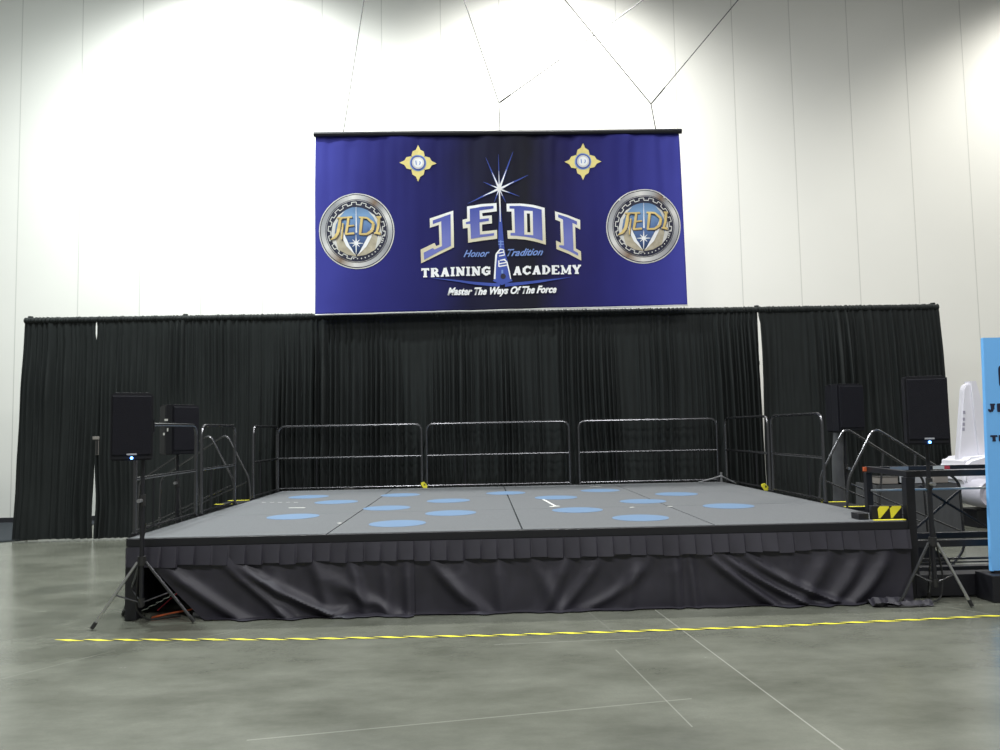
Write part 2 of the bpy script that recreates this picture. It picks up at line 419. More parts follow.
def stroke(a, b, wa, wb=None):
    wb = wa if wb is None else wb
    dx, dy = b[0]-a[0], b[1]-a[1]; l = math.hypot(dx, dy) or 1; nx_, ny_ = -dy/l/2, dx/l/2
    return [(a[0]+nx_*wa, a[1]+ny_*wa), (b[0]+nx_*wb, b[1]+ny_*wb), (b[0]-nx_*wb, b[1]-ny_*wb), (a[0]-nx_*wa, a[1]-ny_*wa)]
def path(pts, ws):
    return [stroke(pts[i], pts[i+1], ws[i] if isinstance(ws, (list, tuple)) else ws, ws[i+1] if isinstance(ws, (list, tuple)) else ws) for i in range(len(pts)-1)]
# the large word
Jo = za([(148, 235), (382, 155), (387, 340), (390, 525), (230, 600), (62, 685), (57, 548), (195, 478), (212, 510), (245, 498), (238, 298), (150, 328)])
Ji = za([(178, 255), (355, 190), (357, 350), (360, 510), (230, 572), (92, 650), (88, 578), (178, 530), (195, 545), (270, 512), (262, 262), (178, 292)])
Eo = za([(520, 118), (660, 96), (815, 83), (818, 165), (672, 185), (675, 215), (768, 205), (770, 285), (670, 298), (672, 366), (820, 350), (822, 438), (680, 455), (532, 480), (527, 332), (480, 338), (475, 250), (522, 240)])
Ei = za([(548, 142), (665, 122), (785, 112), (785, 138), (645, 160), (648, 246), (738, 235), (738, 262), (645, 276), (650, 398), (790, 382), (790, 406), (680, 420), (560, 442), (553, 292), (510, 296), (508, 276), (550, 266)])
Do = zb([(65, 88), (200, 88), (330, 106), (445, 132), (452, 320), (458, 500), (350, 472), (250, 450), (160, 440), (78, 438), (72, 355), (122, 355), (115, 168), (68, 165)])
Dh = zb([(268, 190), (297, 193), (303, 380), (272, 378)])
Di = zb([(95, 112), (200, 112), (320, 130), (415, 152), (420, 310), (425, 462), (340, 440), (250, 422), (170, 410), (105, 406), (105, 380), (150, 380), (142, 140), (95, 138)])
Dg = zb([(238, 160), (325, 168), (330, 410), (242, 400)])
Io = zb([(550, 162), (680, 200), (802, 250), (802, 345), (752, 318), (758, 535), (808, 565), (812, 658), (690, 590), (565, 540), (560, 455), (610, 478), (603, 265), (553, 245)])
Ii = zb([(582, 192), (680, 224), (770, 264), (770, 300), (725, 278), (735, 555), (780, 582), (782, 610), (690, 560), (592, 520), (592, 500), (640, 505), (630, 245), (582, 222)])
M['jedibord'] = ramp_mat('white_to_cream_print', 2, [(4.8, (.66, .6, .42)), (5.25, (.8, .78, .68)), (5.45, (.9, .9, .9))])
art('letter_outline', [[Jo], [Eo], [Do, Dh], [Io]], 'jedibord', 3, label='white and cream outlines of the four large letters')
art('letter_fill', [[Ji], [Ei], [Di, Dg], [Ii]], 'jedi', 4, label='blue to lavender fill of the four large letters')
# star burst and the raised blade
cx, cy = 499.2, 189.2
def zc(a, b): return (470+a/12.5, 150+b/12.5)
tips = [(195, 105, 1.6), (355, 60, 1.0), (538, 30, 1.7), (725, 322, 1.7), (618, 584, 1.2), (448, 658, 1.1), (303, 655, 1.1), (165, 408, 1.3), (-30, 675, 1.7)]
art('star_burst', [stroke((cx, cy), zc(a, b), wd*1.7, .25) for a, b, wd in tips], 'inkbl', 4, label='blue star rays')
art('star_burst', [stroke((cx, cy), (cx+(zc(a, b)[0]-cx)*.52, cy+(zc(a, b)[1]-cy)*.52), wd*1.5, .2) for a, b, wd in tips]+[circ(cx, cy, 2.2, 14)], 'inkw', 5, label='white glowing heart of the star')
art('blade', [[(499.2, 205), (500.6, 205), (503.6, 241), (498.2, 241)]], 'inkbl', 5, label='blue light blade')
art('blade', [[(498.5, 189), (499.9, 189), (500.6, 206), (500.5, 222), (499.9, 222), (499.3, 206)]], 'inkw', 6, label='white upper end of the blade')
def zd(l): return [(455+a/11.11, 235+b/11.11) for a, b in l]
art('raised_hands', [zd([(480, 60), (540, 60), (550, 160), (585, 300), (625, 490), (640, 512), (520, 560), (420, 510), (450, 480), (447, 220), (490, 160)])], 'inkbl', 4, label='blue hands and handle below the blade')
art('raised_hands', [q for pl, wd in (([(440, 490), (447, 350), (458, 215), (500, 160), (540, 165)], [20, 16, 20, 14, 10]), ([(540, 270), (575, 300), (600, 400), (618, 490)], [14, 14, 14, 12]),
      ([(480, 205), (545, 190)], 12), ([(490, 235), (548, 225)], 12), ([(500, 285), (560, 272)], 13), ([(488, 322), (568, 308)], 13), ([(490, 352), (575, 338)], 13), ([(540, 165), (548, 230)], 9), ([(487, 285), (487, 355)], 12))
      for q in [zd(s) for s in path(pl, wd)]], 'inkw', 5, label='white outlines of the hands')
art('raised_hands', [q for pl, wd in (([(480, 75), (540, 75)], 12), ([(482, 105), (540, 105)], 9), ([(508, 60), (508, 140)], 12), ([(525, 390), (525, 430)], 20)) for q in [zd(s) for s in path(pl, wd)]], 'inklb', 5, label='pale blue rings of the handle')
art('raised_hands', [zd(circ(535, 462, 30, 12))], 'inkdk', 5, label='dark sleeve opening')
art('swoosh', [[(428, 277.6), (470, 281.5), (500, 283.5), (500, 287), (470, 284)], [(572, 277), (535, 281), (505, 283.5), (505, 287), (540, 283)]], 'inkbl', 3, label='blue swoosh under the words')
# slab letters built from strokes: x 0..1, y 0..1 upward
SL = dict(
 T=[((.5, .1), (.5, .95), .3), ((.02, .9), (.98, .9), .2, 1), ((.08, .72), (.08, .95), .12), ((.92, .72), (.92, .95), .12), ((.25, .07), (.75, .07), .14, 1)],
 R=[((.25, .05), (.25, .95), .3), ((.05, .93), (.65, .93), .14, 1), ((.05, .07), (.48, .07), .14, 1), ((.6, .9), (.82, .72), .2), ((.82, .74), (.6, .5), .22), ((.3, .5), (.65, .5), .14, 1), ((.5, .52), (.85, .08), .28), ((.7, .07), (1, .07), .14, 1)],
 A=[((.5, .95), (.2, .08), .2), ((.5, .95), (.78, .08), .32), ((.25, .32), (.7, .32), .14, 1), ((.02, .07), (.38, .07), .14, 1), ((.58, .07), (1, .07), .14, 1)],
 I=[((.5, .05), (.5, .95), .5), ((.05, .93), (.95, .93), .14, 1), ((.05, .07), (.95, .07), .14, 1)],
 N=[((.2, .05), (.2, .95), .2), ((.18, .9), (.8, .1), .32), ((.82, .02), (.82, .95), .18), ((0, .93), (.3, .93), .14, 1), ((.62, .93), (1, .93), .14, 1), ((0, .07), (.4, .07), .14, 1)],
 G=[((.88, .75), (.55, .93), .2), ((.58, .93), (.2, .72), .24), ((.18, .78), (.18, .25), .3), ((.2, .3), (.55, .06), .24), ((.5, .07), (.86, .25), .22), ((.84, .1), (.84, .48), .24), ((.5, .46), (1, .46), .14, 1), ((.9, .65), (.9, .95), .12)],
 C=[((.88, .75), (.55, .93), .2), ((.58, .93), (.2, .72), .24), ((.18, .78), (.18, .25), .3), ((.2, .3), (.55, .06), .24), ((.5, .07), (.92, .28), .2), ((.9, .62), (.9, .95), .14)],
 D=[((.25, .05), (.25, .95), .3), ((.05, .93), (.55, .93), .14, 1), ((.05, .07), (.55, .07), .14, 1), ((.5, .93), (.85, .68), .2), ((.84, .72), (.84, .3), .28), ((.85, .32), (.5, .06), .2)],
 E=[((.25, .05), (.25, .95), .32), ((.05, .93), (.92, .93), .14, 1), ((.05, .07), (.95, .07), .14, 1), ((.3, .5), (.7, .5), .14, 1), ((.86, .72), (.86, .95), .14), ((.9, .07), (.9, .3), .14)],
 M=[((.16, .05), (.16, .95), .14), ((.14, .92), (.48, .15), .22), ((.5, .15), (.8, .92), .14), ((.84, .05), (.84, .95), .24), ((0, .93), (.25, .93), .14, 1), ((.72, .93), (1, .93), .14, 1), ((0, .07), (.3, .07), .14, 1), ((.68, .07), (1, .07), .14, 1)],
 Y=[((.15, .92), (.5, .45), .3), ((.85, .92), (.52, .45), .2), ((.5, .05), (.5, .5), .3), ((0, .93), (.4, .93), .14, 1), ((.65, .93), (1, .93), .14, 1), ((.28, .07), (.75, .07), .14, 1)],
 J=[((.6, .9), (.6, .3), .32), ((.3, .93), (.95, .93), .14, 1), ((.6, .35), (.4, .08), .26), ((.45, .08), (.1, .15), .2), ((.12, .1), (.12, .35), .16)])
WID = dict(I=.5, M=1.25, T=.9, J=.75)
def slab(word, x0, y0, x1, y1, hgt, gap=.12, bold=1.15):
    """strokes of a word from baseline (x0,y0) to (x1,y1) in pixels, y down"""
    tot = sum(WID.get(c, 1) for c in word)+gap*(len(word)-1); sc = (x1-x0)/tot; x = 0; out = []
    for c in word:
        wd = WID.get(c, 1)
        for s in SL[c]:
            (ax, ay), (bx, by), th = s[:3]; horiz = len(s) > 3
            def P(u, v):
                X = x0+(x+u*wd)*sc; return X, y0+(y1-y0)*(X-x0)/(x1-x0)-v*hgt
            out.append(stroke(P(ax, ay), P(bx, by), th*bold*(hgt if horiz else sc*min(1, wd*1.0))))
        x += wd+gap
    return out
art('training_lettering', slab('TRAINING', 421.3, 277.6, 490.5, 275.2, 9.0), 'inkw', 4, label='white slab word training')
art('academy_lettering', slab('ACADEMY', 513, 275.4, 580.8, 274.0, 9.0), 'inkw', 4, label='white slab word academy')
def text_polys(txt, off, shear):
    cu = bpy.data.curves.new('t', 'FONT'); cu.body = txt; cu.offset = off; cu.shear = shear; cu.resolution_u = 3
    o = bpy.data.objects.new('t', cu); C.objects.link(o)
    dg = bpy.context.evaluated_depsgraph_get(); me = bpy.data.meshes.new_from_object(o.evaluated_get(dg))
    bpy.data.objects.remove(o); bpy.data.curves.remove(cu)
    return me
def script_text(name, txt, x0, y0, x1, y1, hgt, m, layer, off=.02, shear=.35, label=None, parent=banner, fn=None):
    me = text_polys(txt, off, shear); bm = bmesh.new(); bm.from_mesh(me); bpy.data.meshes.remove(me)
    xs = [v.co.x for v in bm.verts]; a, b = min(xs), max(xs); ztop = .73
    for v in bm.verts:
        X = x0+(v.co.x-a)/(b-a)*(x1-x0); Y = y0+(y1-y0)*(X-x0)/(x1-x0)-v.co.y/ztop*hgt
        v.co = fn(X, Y) if fn else bpt(X, Y, layer)
    if fn: return obj(name, bm, m, parent)
    return badd(name, bm, m, parent, label=label)
script_text('honor_lettering', 'Honor', 463.5, 257.2, 489.5, 256.4, 7, 'inklb', 4, .022, .5, 'pale blue script word honor')
script_text('tradition_lettering', 'Tradition', 507, 256.2, 543, 255.6, 7.2, 'inklb', 4, .022, .5, 'pale blue script word tradition')
script_text('motto_lettering', 'Master The Ways Of The Force', 447.5, 295.2, 556.5, 292.8, 7.2, 'inkw', 4, .045, .35, 'white script motto')
# four-petal emblems
for ex, ey, lb in ((418.2, 163.6, 'left'), (583, 161.6, 'right')):
    pet = []
    for k in range(4):
        a = k*PI/2
        base = [(3, -3.5), (7, -6.6), (11.5, -5.6), (13.6, -2.2), (18.5, 0), (13.6, 2.2), (11.5, 5.6), (7, 6.6), (3, 3.5)]
        pet.append([(ex+u*math.cos(a)-v*math.sin(a), ey+u*math.sin(a)+v*math.cos(a)) for u, v in base])
    e = art('petal_emblem', pet, 'inkgold', 3, label=f'{lb} gold four-petal emblem')
    for nm, r, mm, ly in (('emblem_disc', 8.2, 'inklb', 4), ('emblem_disc', 7.2, 'inkbl', 5), ('emblem_disc', 6.1, 'inkslv2', 6), ('emblem_disc', 4.6, 'inkw', 7)):
        badd(nm, (lambda b: (fill(b, [circ(ex, ey, r, 24)], ly), b)[1])(bmesh.new()), mm, e)
    art('emblem_mark', [stroke((ex-2.2, ey-2), (ex-1.6, ey+2.2), .9), stroke((ex+1.6, ey-1.6), (ex+2.4, ey), .9), stroke((ex+2.3, ey), (ex+1.3, ey+2), .9)], 'inklb', 8, e)
# the two medallions
def medallion(cx, cy, lb, sc=1.0):
    conic_mat('ring_'+lb, cx, cy, RING)
    def R(l): return [(cx+(a-350)/7.5*sc, cy+(b-385)/7.5*sc) for a, b in l]
    r0 = 37.7*sc
    e = art('medallion', [[circ(cx, cy, r0, 56)]], 'inkslv2', 2, label=f'{lb} round silver medallion')
    A = lambda nm, polys, mm, ly: art(nm, polys, mm, ly, e, maxe=.06)
    A('medallion_ring', [[circ(cx, cy, r0-1.1, 56)]], 'inkdk', 3)
    A('medallion_ring', [[circ(cx, cy, r0-1.9, 56)]], 'ring_'+lb, 4)
    A('medallion_ring', [[circ(cx, cy, r0-6.2, 56), circ(cx, cy, r0-6.7, 56)]], 'inkdk', 5)
    A('medallion_field', [[circ(cx, cy, 30.3*sc, 48)]], 'inkdk', 6)
    # toothed line of the inner rim
    gear = []; n = 36; 
    for i in range(n):
        a0, a1 = 2*PI*i/n, 2*PI*(i+1)/n
        if 15 < (i+.5)*10 < 95: continue
        ra, rb = (26.2*sc, 28.6*sc) if i % 2 else (28.6*sc, 26.2*sc)
        gear += path([(cx+ra*math.cos(a0), cy+ra*math.sin(a0)), (cx+ra*math.cos(a1), cy+ra*math.sin(a1)), (cx+rb*math.cos(a1), cy+rb*math.sin(a1))], .8*sc)
    gear += [circ(cx+27.6*sc*math.cos(math.radians(a)), cy+27.6*sc*math.sin(math.radians(a)), .7*sc, 6) for a in range(0, 100, 8)]
    A('medallion_teeth', gear, 'inkslv2', 7)
    A('medallion_sky', [[circ(cx, cy, 23.5*sc, 40)]], 'shield', 7)
    mir = lambda pl: [(2*cx-x_, y_) for x_, y_ in pl]
    low = R([(172, 470), (200, 415), (240, 400), (256, 440), (290, 505), (345, 562), (345, 574), (280, 562), (215, 525)])
    for pl in (low, mir(low)): A('medallion_wing', [pl], 'inkcrb', 8)
    wing = R([(264, 236), (215, 266), (172, 330), (160, 400), (172, 470), (212, 522), (200, 470), (186, 400), (196, 335), (225, 280)])
    for pl in (wing, mir(wing)): A('medallion_wing', [pl], 'inkslv2', 9)
    wing2 = R([(232, 340), (222, 370), (240, 430), (275, 500), (340, 566), (300, 490), (268, 430), (246, 370)])
    for pl in (wing2, mir(wing2)): A('medallion_wing', [pl], 'inkw', 10)
    A('medallion_shield', [R([(262, 350), (270, 430), (298, 495), (345, 556), (398, 495), (428, 430), (436, 350), (400, 300), (300, 300)])], 'shield', 11)
    sx, sy = R([(348, 478)])[0]
    A('medallion_star', [stroke((sx, sy), (sx+l*sc*math.cos(math.radians(a)), sy+l*sc*math.sin(math.radians(a))), 1.7*sc, .3) for a, l in ((0, 7), (45, 5), (90, 11), (135, 5), (180, 7), (225, 5), (270, 8), (315, 5))]
      + [stroke(R([(348, 210)])[0], R([(350, 400)])[0], .3, 1.5)], 'inkw', 12)
    let = []
    for pl, ws in (([(250, 288), (228, 300), (222, 350), (212, 400), (190, 435), (155, 452)], [10, 22, 30, 28, 22, 6]), ([(205, 290), (320, 286)], [10, 14]),
                   ([(292, 290), (284, 350), (272, 412)], [20, 22, 20]), ([(288, 352), (335, 348)], [12, 10]), ([(268, 412), (335, 406)], [14, 16]),
                   ([(250, 330), (240, 452)], [14, 10]),
                   ([(392, 288), (378, 412)], [22, 20]), ([(370, 286), (430, 290), (478, 330), (470, 380), (430, 410), (372, 412)], [14, 16, 24, 24, 18, 12]),
                   ([(500, 282), (535, 282)], 14), ([(518, 280), (514, 350), (500, 400), (530, 412)], [24, 22, 20, 8]), ([(482, 402), (530, 400)], 12)):
        P = R(pl); W_ = [u/9.2*sc for u in ws] if isinstance(ws, list) else ws/9.2*sc
        let += path(P, W_)
    A('medallion_lettering', [[(a+.6, b+.8) for a, b in q] for q in let], 'inkdk', 13)
    A('medallion_lettering', [[(a+.25, b+.3) for a, b in q] for q in let], 'inkbrz', 14)
    A('medallion_lettering', [[(a-.15, b-.2) for a, b in q] for q in let], 'gold_sheen', 15)
LAY = .0026
def conic_mat(name, cx_, cy_, stops):
    m, nt, b = newmat(name); N, L = nt.nodes, nt.links; c = at(cx_, cy_, 1, BY)
    tc = N.new('ShaderNodeTexCoord'); sep = N.new('ShaderNodeSeparateXYZ'); L.new(tc.outputs['Object'], sep.inputs[0])
    a = math_node(nt, 'ARCTAN2', math_node(nt, 'SUBTRACT', sep.outputs[2], c.z), math_node(nt, 'SUBTRACT', sep.outputs[0], c.x))
    f = math_node(nt, 'MULTIPLY_ADD', a, 1/(2*PI), .5)
    r = N.new('ShaderNodeValToRGB'); e = r.color_ramp.elements
    while len(e) < len(stops): e.new(.5)
    for i, (p, cc) in enumerate(stops): e[i].position = p; e[i].color = (*cc, 1)
    L.new(f, r.inputs[0]); L.new(r.outputs[0], b.inputs['Base Color']); b.inputs['Roughness'].default_value = .7
    M[name] = m
_s, _d, _b, _w, _g = (.42, .42, .43), (.13, .13, .14), (.2, .13, .08), (.7, .68, .65), (.27, .27, .28)
RING = [(0, _s), (.08, _w), (.17, _b), (.24, _w), (.33, _s), (.42, _g), (.5, _s), (.57, _w), (.63, _g), (.66, _b), (.71, _s), (.76, _w), (.86, _g), (1, _s)]
medallion(356.8, 231.4, 'left'); medallion(643.3, 226.7, 'right', .985)

# hanging wires
WY = BY
def wpt(px, py): return at(px, py, 1, WY)
def wire(label, a, b, up=True, buckle=None):
    a, b = wpt(*a), wpt(*b)
    if up:                                   # run on to the ceiling
        d = (b-a).normalized(); b = a+d*((12.5-a.z)/d.z)
    t = thing('suspension_wire', label, 'wire', a, group='steel wires holding up the banner')
    T('wire', [(0, 0, 0), b-a], .0085, 'frame', t, n=6)
    if buckle:
        d = (b-a).normalized(); T('turnbuckle', [d*.02, d*buckle], .014, 'frame', t, n=6)
    return t
wire('single steel wire rising from the left top corner of the banner', (343, 135), (364, 0))
wire('short steel wire from the middle of the banner top to the knot above', (500, 131.5), (499, 103), False)
wire('steel wire rising to the left from the knot above the banner middle', (499, 103), (464, 0))
wire('steel wire rising to the right from the knot above the banner middle', (499, 103), (643, 0), buckle=.25)
wire('short steel wire from the right part of the banner top to its knot', (656, 131), (651, 104), False)
wire('steel wire rising to the left from the knot above the right medallion', (651, 104), (565, 0))
wire('steel wire rising to the right from the knot above the right medallion', (651, 104), (728, 12), buckle=.38)

# ------------------------------------------------------------------ stage
stage = thing('stage', 'low portable stage with twelve dark grey carpeted deck panels and black edging', 'stage')
xs = [-HW+i*HW/2 for i in range(5)]; ys = [j*D/3 for j in range(4)]
for i in range(4):
    for j in range(3):
        g = .007
        bm = bmesh.new(); box(bm, ((xs[i]+xs[i+1])/2, (ys[j]+ys[j+1])/2, H-.02), (xs[i+1]-xs[i]-2*g, ys[j+1]-ys[j]-2*g, .04), bev=.003)
        obj('deck_panel', bm, 'deck', stage)
bm = bmesh.new()
for c, s in (((0, -.012, H-.042), (2*HW, .03, .075)), ((0, D+.012, H-.04), (2*HW, .03, .075)), ((-HW-.012, D/2, H-.04), (.03, D, .075)), ((HW+.012, D/2, H-.04), (.03, D, .075))): box(bm, c, s, bev=.004)
obj('edge_trim', bm, 'frame', stage)
for x in xs:
    for y in ys:
        xx = min(max(x, -HW+.06), HW-.06); yy = min(max(y, .1), D-.05)
        bm = bmesh.new(); tube(bm, [(xx, yy, .005), (xx, yy, H-.04)], .024, 8); disc(bm, (xx, yy, 0), .045, .012, 12)
        obj('leg', bm, 'frame', stage, True)
bm = bmesh.new()
for y in (.1, D/3, 2*D/3, D-.05): box(bm, (0, y, H-.07), (2*HW-.1, .05, .05))
obj('cross_beam', bm, 'frame', stage)
# the two black-clad corner posts at the front
bm = bmesh.new(); box(bm, (-HW+.03, .03, (H-.09)/2), (.11, .1, H-.09), bev=.01); obj('corner_post', bm, 'frame', stage)

# skirts
def skirt(label, xa, xb, folds, hem, leftcut=None, seed=0):
    t = thing('stage_skirt', label, 'skirt', group='pleated black skirts round the stage front')
    # box pleated valance
    bm = bmesh.new(); nx = int((xb-xa)/.008); nz = 10; V = []; PW = .155
    rs = random.Random(seed+5); jit = [rs.uniform(-.03, .03) for _ in range(200)]
    zt = H-.078
    for k in range(nz+1):
        tt = k/nz; row = []
        for i in range(nx+1):
            x = xa+(xb-xa)*i/nx
            q = (x+10)/PW; n = int(q); fr = q-n
            fr2 = max(0, min(1, fr+jit[n % 200]))
            step = .026*(fr2**.6) if fr2 < .94 else .026*(1-(fr2-.94)/.06)
            y = -.032-step*(.35+.65*tt)-.018*tt*(1+noise.noise(Vector((x*2, seed, 0))))
            z = zt-(.175+.010*noise.noise(Vector((x*2.3, seed, 4)))+.012*(jit[n % 200]/.03))*tt
            row.append(bm.verts.new((x, y, z)))
        V.append(row)
    for k in range(nz):
        for i in range(nx): bm.faces.new((V[k][i], V[k][i+1], V[k+1][i+1], V[k+1][i]))
    obj('valance', bm, 'skirt', t, True)
    # loose lower cloth
    bm = bmesh.new(); nx = int((xb-xa)/.014); nz = 44; V = []
    for k in range(nz+1):
        tt = k/nz; row = []
        for i in range(nx+1):
            u = i/nx
            a = xa+(leftcut(tt) if leftcut else 0)
            x = a+(xb-a)*u
            y = -.02-.02*tt
            for (f0, f1, pw, wd, am) in folds:
                xc = f0+(f1-f0)*tt**pw
                y -= .8*am*min(1, tt*2.2)*math.exp(-((x-xc)/wd)**2)
            y += .012*noise.noise(Vector((x*7, seed, tt*1.5)))*tt+.02*noise.noise(Vector((x*1.6, seed, tt*2)))*tt
            hz = 0
            for hx, hw, ha in hem: hz += ha*math.exp(-((x-hx)/hw)**2)
            z = H-.1-(H-.112-hz)*min(1, tt/.93)
            if tt > .93:                       # the end of the cloth spreads on the floor
                y -= (tt-.93)/.07*.07*(1+.6*noise.noise(Vector((x*3, 9, 0)))); z = .012+hz*.4*(1-(tt-.93)/.07)
            z = max(z, .008+.004*noise.noise(Vector((x*9, tt*5, 0))))
            row.append(bm.verts.new((x, min(y, -.012), z)))
        V.append(row)
    for k in range(nz):
        for i in range(nx): bm.faces.new((V[k][i], V[k][i+1], V[k+1][i+1], V[k+1][i]))
    obj('skirt_cloth', bm, 'skirt', t, True)
X1, X2 = -1.01, 1.49
skirt('left black stage skirt pulled open at its left corner, with diagonal folds', -HW-.005, X1,
      [(-3.45, -2.55, 1.2, .10, .07), (-2.9, -2.1, 1.1, .07, .07), (-2.75, -1.6, 1.5, .09, .09), (-2.35, -2.2, 1, .08, .04), (-2.0, -1.75, 1, .07, .05), (-1.65, -1.45, 1, .06, .05), (-1.3, -1.25, 1, .06, .04), (-1.08, -1.06, 1, .05, .05), (-1.9, -1.1, 2.4, .12, .05)],
      [(-1.6, .12, .07), (-1.35, .1, .05)], leftcut=lambda t: .12+.62*t**1.15, seed=1)
skirt('middle black stage skirt hanging in soft scallops', X1, X2,
      [(-.9, -.35, 1.5, .08, .07), (-.6, -.55, 1, .09, .04), (-.25, -.2, 1, .07, .05), (.0, .35, 1, .08, .03), (.45, .15, 1.3, .08, .06), (.75, .3, 1.6, .07, .05), (1.1, .95, 1, .07, .04), (1.42, 1.43, 1, .05, .05), (1.2, .5, 2.2, .08, .04)],
      [(-.45, .13, .045), (.55, .2, .02)], seed=2)
skirt('right black stage skirt with long slanting folds, reaching the right corner', X2, HW+.02,
      [(1.6, 2.4, 1.3, .07, .08), (1.75, 2.75, 1.5, .07, .07), (2.0, 3.1, 1.8, .08, .06), (2.45, 2.5, 1, .1, .03), (2.9, 2.5, 1.8, .09, .05), (3.2, 2.8, 2, .08, .06), (3.45, 3.0, 2.2, .08, .07), (1.55, 1.6, 1, .04, .04)],
      [], seed=3)
for s, lb in ((-1, 'unseen black cloth added to block light at the left side of the stage'), (1, 'unseen black cloth added to block light at the right side of the stage')):
    bm = bmesh.new(); V = []  # side cloths out of view, added to keep light from under the deck
    for k in range(6):
        V.append([bm.verts.new((s*(HW+.035+.015*math.sin(i*1.7)*(k/5)), .02+(D-.02)*i/120, (H-.09)*(1-k/5)+.004)) for i in range(121)])
    for k in range(5):
        for i in range(120): bm.faces.new((V[k][i], V[k][i+1], V[k+1][i+1], V[k+1][i]))
    t = obj('stage_skirt', bm, 'skirt', smooth=True); tag(t, lb, 'skirt')

# blue dots
dots = [(-2.93, 4.29), (-2.345, 3.32), (-2.51, 1.57), (-1.575, 4.26), (-1.545, 2.33), (-1.24, .685), (-.82, 3.15), (-.73, 1.58), (-.015, 4.21), (.64, 3.28), (.72, 1.605), (1.26, .70), (1.66, 2.475), (1.40, 4.30), (2.325, 3.415), (2.49, 1.675)]
dl = ['rear row, first from the left', 'second row from the back, first from the left', 'second row from the front, first from the left', 'rear row, second from the left',
      'behind the nearest dot on the left half', 'front left, nearest dot on the left half', 'just left of centre, second row from the back', 'just left of centre, second row from the front',
      'rear row, at the centre', 'right of centre touching the white tape mark end', 'right of centre, second row from the front', 'front right, nearest dot on the right half',
      'behind the nearest dot on the right half', 'rear row, first from the right', 'far right, second row from the back', 'far right, nearest the right edge']
d0 = None
for (x, y), l in zip(dots, dl):
    if d0 is None:
        bm = bmesh.new(); disc(bm, (0, 0, 0), .29, .002, 48); o = d0 = obj('floor_dot', bm, 'vinyl')
    else: o = d0.copy(); C.objects.link(o)
    o.location = (x, y, H+.0003); tag(o, 'round blue vinyl dot on the stage, '+l, 'floor dot', 'blue dots on the stage deck')
def deck_mark(label, quads, m='white'):
    bm = bmesh.new()
    for (a, b, wd) in quads:
        A, B = at(*a, 2, H), at(*b, 2, H); d = (B-A).normalized(); n = Vector((-d.y, d.x, 0))*wd/2
        prism(bm, [(A+n)[:2], (B+n)[:2], (B-n)[:2], (A-n)[:2]], 2, H+.0025, H+.0035)
    tag(obj('tape_mark', bm, m), label, 'tape mark', 'small tape marks on the stage')
deck_mark('long white tape mark with a cross end, right of the stage centre', [((543, 499.5), (555, 506), .03), ((550, 506.8), (559, 506.2), .07)])
deck_mark('short white tape mark on the left of the stage between two dots', [((289, 508), (305, 508), .05)])
deck_mark('white tape crumb on the seam at the front left of the stage', [((338, 523.5), (341, 523.2), .05)])
deck_mark('dashed row of white tape bits near the rear left of the stage', [((262+i*8, 502.6), (266+i*8, 502.5), .02) for i in range(5)])
deck_mark('pale tape mark along the rear edge in the middle right of the stage', [((590, 486.8), (601, 486.5), .05)])
deck_mark('small tan tape piece at the rear left edge of the stage', [((344, 489.2), (354, 488.9), .05)], 'boxg')
deck_mark('pale tape crumb on the right half of the stage', [((630, 507.6), (634, 507.4), .04), ((668, 506.9), (672, 506.7), .04)])

# guard rails
def guard_rail(label, a, b, hrot=False, brace=False):
    a, b = Vector((*a, H)), Vector((*b, H)); L_ = (b-a).length
    t = thing('guard_rail', label, 'railing', a, math.atan2(b.y-a.y, b.x-a.x), group='tubular guard rails round the stage')
    h = 1.055
    T('top_frame', [(0.02, 0, .0), (.02, 0, h), (L_-.02, 0, h), (L_-.02, 0, .0)], .019, 'tube', t, rad=.13)
    T('mid_rail', [(.03, 0, .53), (L_-.03, 0, .53)], .017, 'tube', t)
    T('bottom_rail', [(.03, 0, .035), (L_-.03, 0, .035)], .014, 'tube', t)
    T('middle_post', [(L_*.27, 0, .04), (L_*.27, 0, .52)], .009, 'frame', t)
    for x in (.02, L_-.02):
        bm = bmesh.new(); box(bm, (x, 0, -.03), (.05, .05, .10), bev=.006); obj('clamp', bm, 'frame', t)
    return t
RB = D+.05
guard_rail('black tubular guard rail at the rear of the stage, left one', (-3.74, RB), (-1.33, RB))
guard_rail('black tubular guard rail at the rear of the stage, centre one', (-1.29, RB), (1.13, RB))
guard_rail('black tubular guard rail at the rear of the stage, right one', (1.25, RB), (3.62, RB))
SX = HW+.055
guard_rail('black guard rail on the left side of the stage, nearest the front', (-SX, .22), (-SX, 1.86))
guard_rail('black guard rail on the left side of the stage, in front of the steps', (-SX, 2.0), (-SX, 3.3))
guard_rail('black guard rail at the left rear corner of the stage, beyond the left steps', (-SX, 4.12), (-SX, 5.5))
guard_rail('black guard rail on the right side of the stage, next to the right steps', (SX, 1.80), (SX, 3.46))
guard_rail('black guard rail on the right side of the stage, at the rear corner', (SX, 3.56), (SX, 5.5))
# silver corner braces
t = thing('corner_brace', 'silver splayed corner brace at the right rear corner of the stage', 'brace', (3.60, D-.1, H+.003))
for p in ((-.42, -.12), (.1, -.42)): T('strap', [(0, 0, .1), (p[0], p[1], .01)], .012, 'silver', t)
T('hub', [(0, 0, 0), (0, 0, .16)], .02, 'silver', t)
def yellow_tag(px, py, axis, val, label):
    p = at(px, py, axis, val); t = thing('warning_tag', label, 'tag', p, group='yellow tags on the rails')
    bm = bmesh.new(); prism(bm, [(-.05, .04), (.0, .055), (.055, -.01), (.05, -.05), (-.01, -.05), (-.05, .01)], 1, -.008, .008)
    obj('tag_plate', bm, 'yellow', t)
    bm = bmesh.new(); prism(bm, [(.0, .03), (.03, .0), (.0, -.01)], 1, -.010, -.007); obj('tag_print', bm, 'black', t)
yellow_tag(424, 485, 1, RB-.05, 'small yellow tag between the left and centre rear guard rails')
